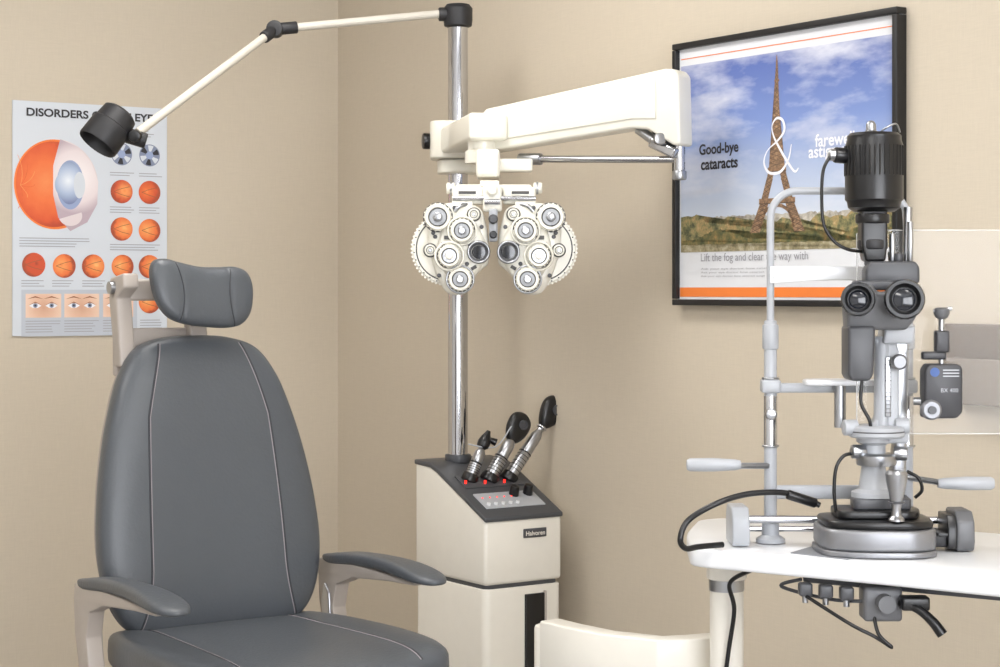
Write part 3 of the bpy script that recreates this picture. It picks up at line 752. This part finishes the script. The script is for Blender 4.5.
box(ph, 'nose_bridge', (2, -10, 16), (9, 18, 34), 'lgrey', 2)
lathe(ph, 'bridge_knob', (2, -18, 22), (0, -1, 0), [(5, 0), (5, 6), (3.5, 8), (0, 8)], 'greyd')
lathe(ph, 'bridge_knob_low', (2, -16, 6), (0, -1, 0), [(4, 0), (4, 6), (3, 7), (0, 7)], 'black')

# ------------------------------------------------------------ instrument table
tb = empty('instrument_table', (0, 0, 0))
ctrl = [(.322, 3.165), (.345, 3.140), (.609, 2.955), (.80, 2.81), (.98, 2.70), (1.06, 2.78), (1.18, 3.02), (1.12, 3.12), (.90, 3.34), (.62, 3.52), (.42, 3.57), (.375, 3.54), (.333, 3.35)]
def round_poly(pts, r, n=5):
    out = []; N = len(pts)
    for i in range(N):
        p0, p1, p2 = Vector(pts[i-1]), Vector(pts[i]), Vector(pts[(i+1) % N])
        a = (p0-p1); b = (p2-p1); rr = min(r, a.length*.45, b.length*.45)
        A = p1+a.normalized()*rr; B = p1+b.normalized()*rr
        for k in range(n+1):
            t = k/n; out.append(tuple((1-t)**2*A+2*t*(1-t)*p1+t*t*B))
    return out
prism(tb, 'table_top', round_poly(ctrl, .05), .832, .865, 'xy', 'white', .006)
prism(tb, 'under_plate', round_poly([(.50, 3.12), (.86, 2.88), (.98, 3.05), (.62, 3.30)], .02), .812, .832, 'xy', 'greyd', .003)
cyl(tb, 'column', (.404, 3.33, .42), (.404, 3.33, .80), .030, 'ivory', seg=40)
cyl(tb, 'column_collar', (.404, 3.33, .765), (.404, 3.33, .785), .0315, 'silver', seg=40)
cyl(tb, 'column_head', (.404, 3.33, .785), (.404, 3.33, .832), .036, 'ivory', bevel=.004)
def slab(name, pts, hw_, z0, z1, m, bev):
    c = [Vector(p) for p in pts]; Lf = []; Rt = []
    for i, q_ in enumerate(c):
        t = (c[min(i+1, len(c)-1)]-c[max(i-1, 0)]).normalized(); nn = Vector((-t.y, t.x))*hw_
        Lf.append(tuple(q_+nn)); Rt.append(tuple(q_-nn))
    prism(tb, name, Lf+Rt[::-1], z0, z1, 'xy', m, bev)
# flat-faced swing arm: near-straight panel from elbow, cranked up to the column
slab('swing_arm', [(.400, 3.43), (.345, 3.405), (.29, 3.395), (.20, 3.45), (.14, 3.52), (.095, 3.585)], .024, .53, .668, 'ivory', .004)
cyl(tb, 'elbow', (.100, 3.60, .30), (.100, 3.60, .655), .034, 'ivory', bevel=.006)
slab('lower_arm', [(.100, 3.60), (.11, 3.9), (.09, 4.3), (.06, 4.64)], .030, .22, .33, 'ivory', .008)
box(tb, 'brake_block', (.615, 3.02, .795), (.062, .05, .055), 'grey', .006)
cyl(tb, 'brake_knob', (.615, 2.99, .80), (.615, 2.965, .80), .014, 'grey')
for i, x in enumerate((.50, .53, .56)):
    box(tb, 'clamp_bolt_%d' % i, (x, 3.06-.02*i, .810), (.022, .022, .022), 'greyd', .004)
    cyl(tb, 'clamp_stud_%d' % i, (x, 3.06-.02*i, .80), (x, 3.06-.02*i, .788), .005, 'silver')
tube(tb, 'release_lever', [(.64, 2.99, .80), (.665, 2.97, .792), (.685, 2.96, .775), (.70, 2.955, .755)], lambda t: .006+.003*t, 'black')
box(tb, 'lever_mount', (.662, 2.985, .80), (.045, .03, .022), 'black', .004)
tube(tb, 'table_cable', [(.50, 3.05, .80), (.56, 3.0, .765), (.60, 2.99, .745), (.625, 2.98, .73), (.605, 2.985, .75), (.60, 3.0, .78)], .003, 'black')
tube(tb, 'cable_a', [(.43, 3.20, .82), (.40, 3.25, .79), (.41, 3.27, .74), (.402, 3.29, .66), (.39, 3.295, .55), (.392, 3.295, .44)], .0040, 'black')
tube(tb, 'cable_b', [(.50, 3.10, .82), (.47, 3.12, .805), (.54, 3.05, .795), (.60, 3.0, .80)], .003, 'greyd')
prism(tb, 'desk_pad', [(.480, 3.085), (.560, 3.010), (.635, 3.10), (.545, 3.19)], .865, .8665, 'xy', 'mat_grey')

# ------------------------------------------------------------ slit lamp
SU = 0.00166
s_ = empty('slit_lamp_microscope', (0.639, 3.10, 0.866), 0, SU)
base = round_poly([(-70, -10), (-66, -38), (-32, -54), (22, -56), (44, -40), (48, -6), (46, 44), (-68, 44)], 18, 6)
prism(s_, 'base_plate', base, 0.4, 6, 'xy', 'base', 1.2)
prism(s_, 'base_body', [(a*.98, b*.97) for a, b in base], 6, 27, 'xy', 'base', 3.5)
prism(s_, 'base_cover', [(a*.93, b*.9) for a, b in base], 27, 35, 'xy', 'black', 3)
prism(s_, 'base_top', round_poly([(-50, -26), (24, -30), (36, 0), (30, 36), (-50, 36)], 12), 35, 43, 'xy', 'black', 2)
prism(s_, 'upper_slide', round_poly([(-34, -14), (24, -14), (28, 30), (-30, 30)], 8), 43, 54, 'xy', 'greyd', 2)
lathe(s_, 'joystick', (2, -44, 36), (0, 0, 1), [(0, 0), (8, 0), (8, 2), (5, 5), (4.5, 12), (7, 24), (10.5, 40), (11, 46), (9, 49), (0, 50)], 'silver')
ring(s_, 'joystick_ring', (2, -44, 54), (0, 0, 1), 7.4, 1.0, 'greyd')
cyl(s_, 'rail_rod', (-140, 52, 26), (84, 42, 26), 4.0, 'chrome')
cyl(s_, 'rail_rod_low', (-140, 70, 14), (84, 60, 14), 3.0, 'chrome')
for nx, x, yo in (('l', -140, 34), ('r', 80, 0)):
    prism(s_, 'rail_cover_'+nx, [(a+yo, b) for a, b in [(-2, 0.4), (-6, 10), (-4, 30), (6, 40), (44, 40), (50, 30), (50, 0.4)]], x-9, x+9, 'yz', 'lgrey' if nx == 'l' else 'grey', 2.5)
prism(s_, 'rail_gear_r', [(-4, 3), (-5, 22), (2, 36), (40, 36), (40, 3)], 62, 71, 'yz', 'black', 1)
box(s_, 'rack_r', (56, 22, 10), (22, 40, 12), 'blackm', 1.5)
for i in range(9): box(s_, 'rack_tooth_%d' % i, (60, -2+i*5, 17), (14, 2, 3), 'black', .3)
def grip(nm, xa, xb, z, yy):
    d = 1 if xb > xa else -1
    L_ = abs(xb-xa)
    lathe(s_, 'grip_'+nm, (xa, yy, z), (d, 0, 0), [(0, 0), (5, .8), (6.8, 4), (7.0, L_*.5), (5.6, L_*.9), (4.5, L_), (0, L_)], 'lgrey')
grip('left', -194, -138, 82, 50)
cyl(s_, 'grip_rod_left', (-140, 50, 81), (-108, 62, 80), 3.2, 'silver')
grip('right', 120, 62, 64, 40)
cyl(s_, 'grip_rod_right', (64, 40, 65), (36, 62, 68), 3.2, 'silver')
XL, XR, YC = -105, 36, 66
tube(s_, 'rest_frame', [(XL, YC, 228)]+[(XL, YC, 300), (XL, YC, 330)]+[(XL+28-28*math.cos(math.radians(a)), YC, 336+28*math.sin(math.radians(a))) for a in (15, 30, 45, 60, 75, 90)]+[(-60, YC, 364), (-20, YC, 364)]+[(XR-28+28*math.sin(math.radians(a)), YC, 336+28*math.cos(math.radians(a))) for a in (0, 15, 30, 45, 60, 75)]+[(XR, YC, 325), (XR, YC, 290), (XR, YC, 228)], 3.9, 'lgrey', n=4)
for nx, x in (('l', XL), ('r', XR)):
    cyl(s_, 'post_'+nx, (x, YC, 2), (x, YC, 230), 6.6, 'lgrey', bevel=1.5)
    cyl(s_, 'post_cap_'+nx, (x, YC, 200), (x, YC, 226), 8.4, 'lgrey', bevel=2)
    cyl(s_, 'post_chrome_'+nx, (x, YC, 100), (x, YC, 152), 7.0, 'chrome')
    ring(s_, 'post_ring_'+nx, (x, YC, 100), (0, 0, 1), 7.6, 1.3, 'silver')
    ring(s_, 'post_ring2_'+nx, (x, YC, 170), (0, 0, 1), 7.8, 1.3, 'silver')
    box(s_, 'post_clamp_'+nx, (x, YC, 162), (20, 20, 14), 'lgrey', 3)
    lathe(s_, 'post_foot_'+nx, (x, YC, 0.4), (0, 0, 1), [(15, 0), (15, 4), (9, 8), (9, 20), (0, 20)], 'lgrey')
box(s_, 'rest_cross_bar', (-35, YC+4, 160), (150, 8, 10), 'lgrey', 2)
box(s_, 'rest_cross_bar_low', (-35, YC+4, 52), (150, 10, 14), 'lgrey', 2)
tube(s_, 'forehead_band', [(XL-2, YC-2, 276), (-80, YC+12, 277), (-36, YC+20, 278), (6, YC+12, 277), (XR+2, YC-2, 276)], 6.5, 'white')
prism(s_, 'forehead_band_strap', [(XL-1, 268), (XL+60, 272), (XR-40, 272), (XR, 268), (XR, 286), (XL-1, 286)], YC-6, YC-3, 'xz', 'white', 1)
prism(s_, 'chin_cup', round_poly([(-74, 30), (4, 30), (4, 62), (-20, 72), (-50, 72), (-74, 62)], 10), 164, 170, 'xy', 'white', 2)
cyl(s_, 'chin_cup_stem', (-35, 55, 120), (-35, 55, 166), 6, 'silver')
cyl(s_, 'chin_adjust_knob', (XL-2, YC-12, 134), (XL-2, YC-22, 134), 6, 'silver', bevel=2)
lathe(s_, 'column_base', (-10, 8, 54), (0, 0, 1), [(22, 0), (22, 5), (15, 8), (12, 30), (12, 52), (17, 55), (17, 66), (0, 68)], 'lgrey')
prism(s_, 'microscope_arm', [(-16, 108), (-16, 122), (-8, 134), (-8, 200), (-12, 214), (10, 214), (14, 200), (14, 134), (24, 120), (24, 108)], -2, 20, 'xz', 'lgrey', 3)
prism(s_, 'illumination_arm', [(18, 52), (26, 60), (28, 120), (30, 205), (24, 230), (8, 238), (6, 228), (16, 200), (16, 120), (10, 64)], 24, 42, 'xz', 'silver', 3)
cyl(s_, 'inner_column', (-2, 4, 108), (-2, 4, 215), 8, 'lgrey')
for i, (x, z, r, m_) in enumerate(((-42, 124, 8, 'lgrey'), (24, 126, 8, 'lgrey'), (-34, 100, 7, 'silver'), (22, 98, 7, 'silver'))):
    cyl(s_, 'side_knob_%d' % i, (x, -2, z), (x+(14 if x < 0 else -14), 0, z), r, m_, bevel=1.5)
lathe(s_, 'scale_drum', (-8, 4, 114), (0, 0, 1), [(0, 0), (26, 0), (28, 2), (28, 10), (25, 12), (0, 12)], 'lgrey')
lathe(s_, 'lower_drum', (-8, 4, 86), (0, 0, 1), [(0, 0), (19, 0), (20, 2), (20, 10), (18, 12), (0, 12)], 'silver')
ring(s_, 'drum_scale_ring', (-8, 4, 120), (0, 0, 1), 27.8, .7, 'tick')
box(s_, 'arm_rail', (2, -3.5, 165), (6, 4, 60), 'silver', 1)
for i in range(14): box(s_, 'arm_tick_%02d' % i, (2, -5.8, 139+i*4), (4 if i % 4 else 6, .4, .7), 'tick')
lathe(s_, 'lamp_pivot_knob', (12, -8, 190), (0, -1, 0), [(8, 0), (8, 4), (6, 6), (0, 6)], 'base')
prism(s_, 'prism_support', [(-4, 208), (-2, 226), (28, 226), (26, 208)], -12, 24, 'xz', 'lgrey', 2.5)
prism(s_, 'body_lower', [(-43, 178), (-40, 172), (-22, 172), (-18, 178), (-16, 226), (-43, 226)], -34, 6, 'xz', 'greyd', 3)
prism(s_, 'body_head', [(-42, 222), (-44, 256), (-36, 266), (-18, 268), (-13, 260), (0, 260), (8, 268), (22, 268), (28, 256), (26, 234), (16, 222)], -26, 2, 'xz', 'grey', 3.5)
box(s_, 'body_bridge', (-8, -10, 266), (52, 22, 10), 'greyd', 3)
prism(s_, 'body_upper', [(-22, 268), (-22, 282), (-16, 290), (28, 290), (32, 284), (32, 268)], -14, 10, 'xz', 'greyd', 3)
for nx, xb, xf, r in (('l', -33, -41, 16.5), ('r', 10, 4, 19.5)):
    a = Vector((xb, -24, 249)); b = Vector((xf, -74, 253)); d = (b-a).normalized()
    cyl(s_, 'tube_'+nx, a-d*6, a+d*24, r*.78, 'black', bevel=1)
    ring(s_, 'tube_ring_'+nx, a+d*10, d, r*.80, .8, 'silver')
    lathe(s_, 'eyecup_'+nx, a+d*22, d, [(0, 0), (r*.82, 0), (r*.90, 3), (r*.90, 8), (r*.82, 10), (r*.96, 14), (r, 24), (r*.93, 27), (r*.78, 27), (r*.62, 20), (0, 19)], 'black')
    lathe(s_, 'eyelens_'+nx, a+d*41.5, d, [(0, 2.4), (r*.3, 2), (r*.55, .4), (r*.6, 0)], 'glass')
    ring(s_, 'eyelens_ring_'+nx, a+d*44, d, r*.60, .4, 'blackm')
    for i in range(20):
        t = 2*PI*i/20; e1 = d.orthogonal().normalized(); e2 = d.cross(e1)
        o_ = e1*math.cos(t)*r*.96+e2*math.sin(t)*r*.96
        cyl(s_, 'ridge_%s_%d' % (nx, i), a+d*37+o_, a+d*45+o_, .9, 'blackm', seg=8)
prism(s_, 'tower_neck', [(-20, 290), (-24, 306), (-24, 342), (2, 342), (2, 306), (0, 290)], -4, 20, 'xz', 'black', 2.5)
cyl(s_, 'tower_collar', (-11, 8, 302), (-11, 8, 312), 15, 'blackm', bevel=2)
cyl(s_, 'tower_collar2', (-11, 8, 328), (-11, 8, 338), 17, 'black', bevel=2)
lathe(s_, 'lamp_housing', (-9, 10, 340), (0, 0, 1), [(0, 0), (20, 0), (26, 4), (27, 10), (29, 12), (29, 66), (27, 72), (27, 76), (24, 79), (0, 79)], 'black', seg=56)
for i in range(36):
    t = 2*PI*i/36
    cyl(s_, 'housing_fin_%02d' % i, (-9+29*math.cos(t), 10+29*math.sin(t), 376), (-9+29*math.cos(t), 10+29*math.sin(t), 406), .9, 'black', seg=6)
lathe(s_, 'housing_top', (-12, 10, 418), (0, 0, 1), [(8, 0), (8, 2), (5, 4), (5, 10), (3, 13), (0, 14)], 'silver')
cyl(s_, 'bulb_socket', (-36, 8, 396), (-50, 6, 397), 8, 'black', bevel=2)
lathe(s_, 'bulb_socket_cap', (-48, 6, 397), (-1, 0, 0), [(6, 0), (6, 6), (3.5, 8), (0, 8)], 'silver')
tube(s_, 'lamp_cable', [(-54, 4, 396), (-62, 0, 380), (-64, -4, 350), (-62, -6, 326), (-52, -6, 310), (-38, -4, 302), (-22, 4, 300)], 1.7, 'black')
tube(s_, 'housing_wire', [(-4, 10, 419), (2, 4, 424), (12, 6, 428), (17, 10, 420)], 1.0, 'silver')
for i, (x, z, r, h) in enumerate(((14, 290, 5, 8), (-14, 286, 6, 6), (26, 290, 3, 40), (8, 290, 3, 28))):
    cyl(s_, 'tower_part_%d' % i, (x, 4, z), (x, 4, z+h), r, 'greyd' if i < 2 else 'silver', bevel=.8)
cyl(s_, 'mirror_stalk', (24, 16, 228), (26, 14, 345), 4.5, 'silver')
cyl(s_, 'tower_strut', (16, 16, 228), (10, 12, 300), 5, 'silver')
prism(s_, 'tonometer_body', [(36, 134), (36, 182), (40, 188), (70, 188), (74, 184), (74, 140), (68, 134)], -16, 8, 'xz', 'tono', 2.5)
lathe(s_, 'tonometer_drum', (41, -16, 143), (0, -1, 0), [(9.5, 0), (10, 2), (10, 8), (8, 10), (0, 10)], 'base')
lathe(s_, 'tonometer_drum_hub', (41, -26, 143), (0, -1, 0), [(4, 0), (4, 3), (0, 3)], 'greyd')
cyl(s_, 'tonometer_post', (56, -2, 186), (56, -2, 236), 3, 'silver')
box(s_, 'tonometer_arm', (48, -2, 196), (24, 10, 8), 'tono', 2)
lathe(s_, 'tonometer_prism', (56, -2, 232), (0, 0, 1), [(3, 0), (6, 2), (8, 6), (8, 10), (5, 12), (0, 12)], 'grey')
cyl(s_, 'tonometer_lever', (48, -2, 240), (66, -2, 243), 2.2, 'silver')
box(s_, 'tonometer_block', (56, -2, 210), (14, 12, 22), 'tono', 2)
cyl(s_, 'tonometer_strut', (30, 6, 150), (44, 2, 150), 4, 'silver')
M['bluedot'] = mat('mark_blue', (60, 90, 150), 0.5)
lathe(s_, 'maker_mark', (46, -16, 180), (0, -1, 0), [(4.6, 0), (4.6, .6), (0, .6)], 'bluedot')
text(s_, 'label_text', 'BX 400', 'lgrey', (52, -16.8, 160), width=17, rot=(90, 0, 0))
for i in range(3): flat(s_, 'label_line_%d' % i, rect(54, 176+i*3-0.6, 70, 176+i*3+.6), -16.6, 'lgrey')
# breath shield
def acrylic(name, df, gl):
    gm = bpy.data.materials.new(name); gm.use_nodes = True; nt = gm.node_tree
    for n_ in list(nt.nodes): nt.nodes.remove(n_)
    o_ = nt.nodes.new('ShaderNodeOutputMaterial'); t1 = nt.nodes.new('ShaderNodeBsdfTransparent'); g1 = nt.nodes.new('ShaderNodeBsdfGlossy'); d1 = nt.nodes.new('ShaderNodeBsdfDiffuse')
    g1.inputs['Roughness'].default_value = 0.08; t1.inputs[0].default_value = (.98, .98, .98, 1); d1.inputs[0].default_value = (.95, .95, .95, 1)
    m1 = nt.nodes.new('ShaderNodeMixShader'); m2 = nt.nodes.new('ShaderNodeMixShader'); m1.inputs[0].default_value = gl; m2.inputs[0].default_value = df
    nt.links.new(t1.outputs[0], m1.inputs[1]); nt.links.new(g1.outputs[0], m1.inputs[2]); nt.links.new(m1.outputs[0], m2.inputs[1]); nt.links.new(d1.outputs[0], m2.inputs[2]); nt.links.new(m2.outputs[0], o_.inputs[0])
    return gm
gm = acrylic('clear_acrylic', .05, .006)
ge = acrylic('acrylic_edge', .40, .05)
prism(s_, 'breath_shield', rrect(-24, 116, 150, 322, 6), 22, 23.4, 'xz', gm, 0)
tube(s_, 'breath_shield_edge', [(-24, 22.5, 120), (-24, 22.5, 318), (-20, 22.5, 322), (150, 22.5, 322), (150, 22.5, 116), (-20, 22.5, 116), (-24, 22.5, 120)], .7, ge, smooth=False, seg=8)
# cables
tube(s_, 'power_cable', [(-62, 20, 44), (-80, 18, 52), (-104, 10, 58), (-140, 0, 57), (-172, -10, 48), (-198, -10, 32), (-206, -14, 14), (-200, -8, 4.2), (-186, 4, 4.2), (-160, 20, 4.2)], 3.0, 'black')
cyl(s_, 'cable_plug', (-96, 12, 56), (-66, 18, 46), 5, 'black', bevel=1.5)
tube(s_, 'arm_cable', [(-24, -8, 176), (-26, -10, 150), (-18, -12, 132), (-16, -10, 118)], 1.8, 'black')
tube(s_, 'base_cable', [(-50, -4, 40), (-52, -6, 62), (-50, -6, 84), (-42, -4, 96), (-30, 0, 98)], 1.8, 'black')
tube(s_, 'base_cable_2', [(30, 0, 54), (36, -4, 62), (32, -6, 74), (22, 0, 80)], 1.8, 'black')

# ------------------------------------------------------------ wall holder at right
q = C+eb*2.66
wh_ = empty('wall_file_holder', (q.x-.829*.02, q.y-.559*.02, 1.165), -56)
box(wh_, 'back_plate', (0, 0.008, 0), (.26, .02, .135), 'taupe', .004)
box(wh_, 'front_panel', (0.01, -.022, -.045), (.22, .008, .09), 'taupel', .003)
for i, x in enumerate((-.095, .115)): box(wh_, 'side_%d' % i, (x, -.008, -.045), (.008, .03, .09), 'taupel', .002)
box(wh_, 'shelf', (0.01, -.008, -.088), (.22, .03, .006), 'taupel', .002)

# ------------------------------------------------------------ camera / world
cam = bpy.data.cameras.new('camera'); co = bpy.data.objects.new('camera', cam); sc.collection.objects.link(co)
co.location = (0, 0, 1.3); co.rotation_euler = (math.radians(90), 0, 0)
cam.lens = 67.25; cam.sensor_width = 36; cam.shift_y = -0.0435; cam.clip_start = 0.05
sc.camera = co
wd = bpy.data.worlds.new('world'); sc.world = wd; wd.use_nodes = True
wd.node_tree.nodes['Background'].inputs[0].default_value = (0.9, 0.95, 1, 1); wd.node_tree.nodes['Background'].inputs[1].default_value = 0.3
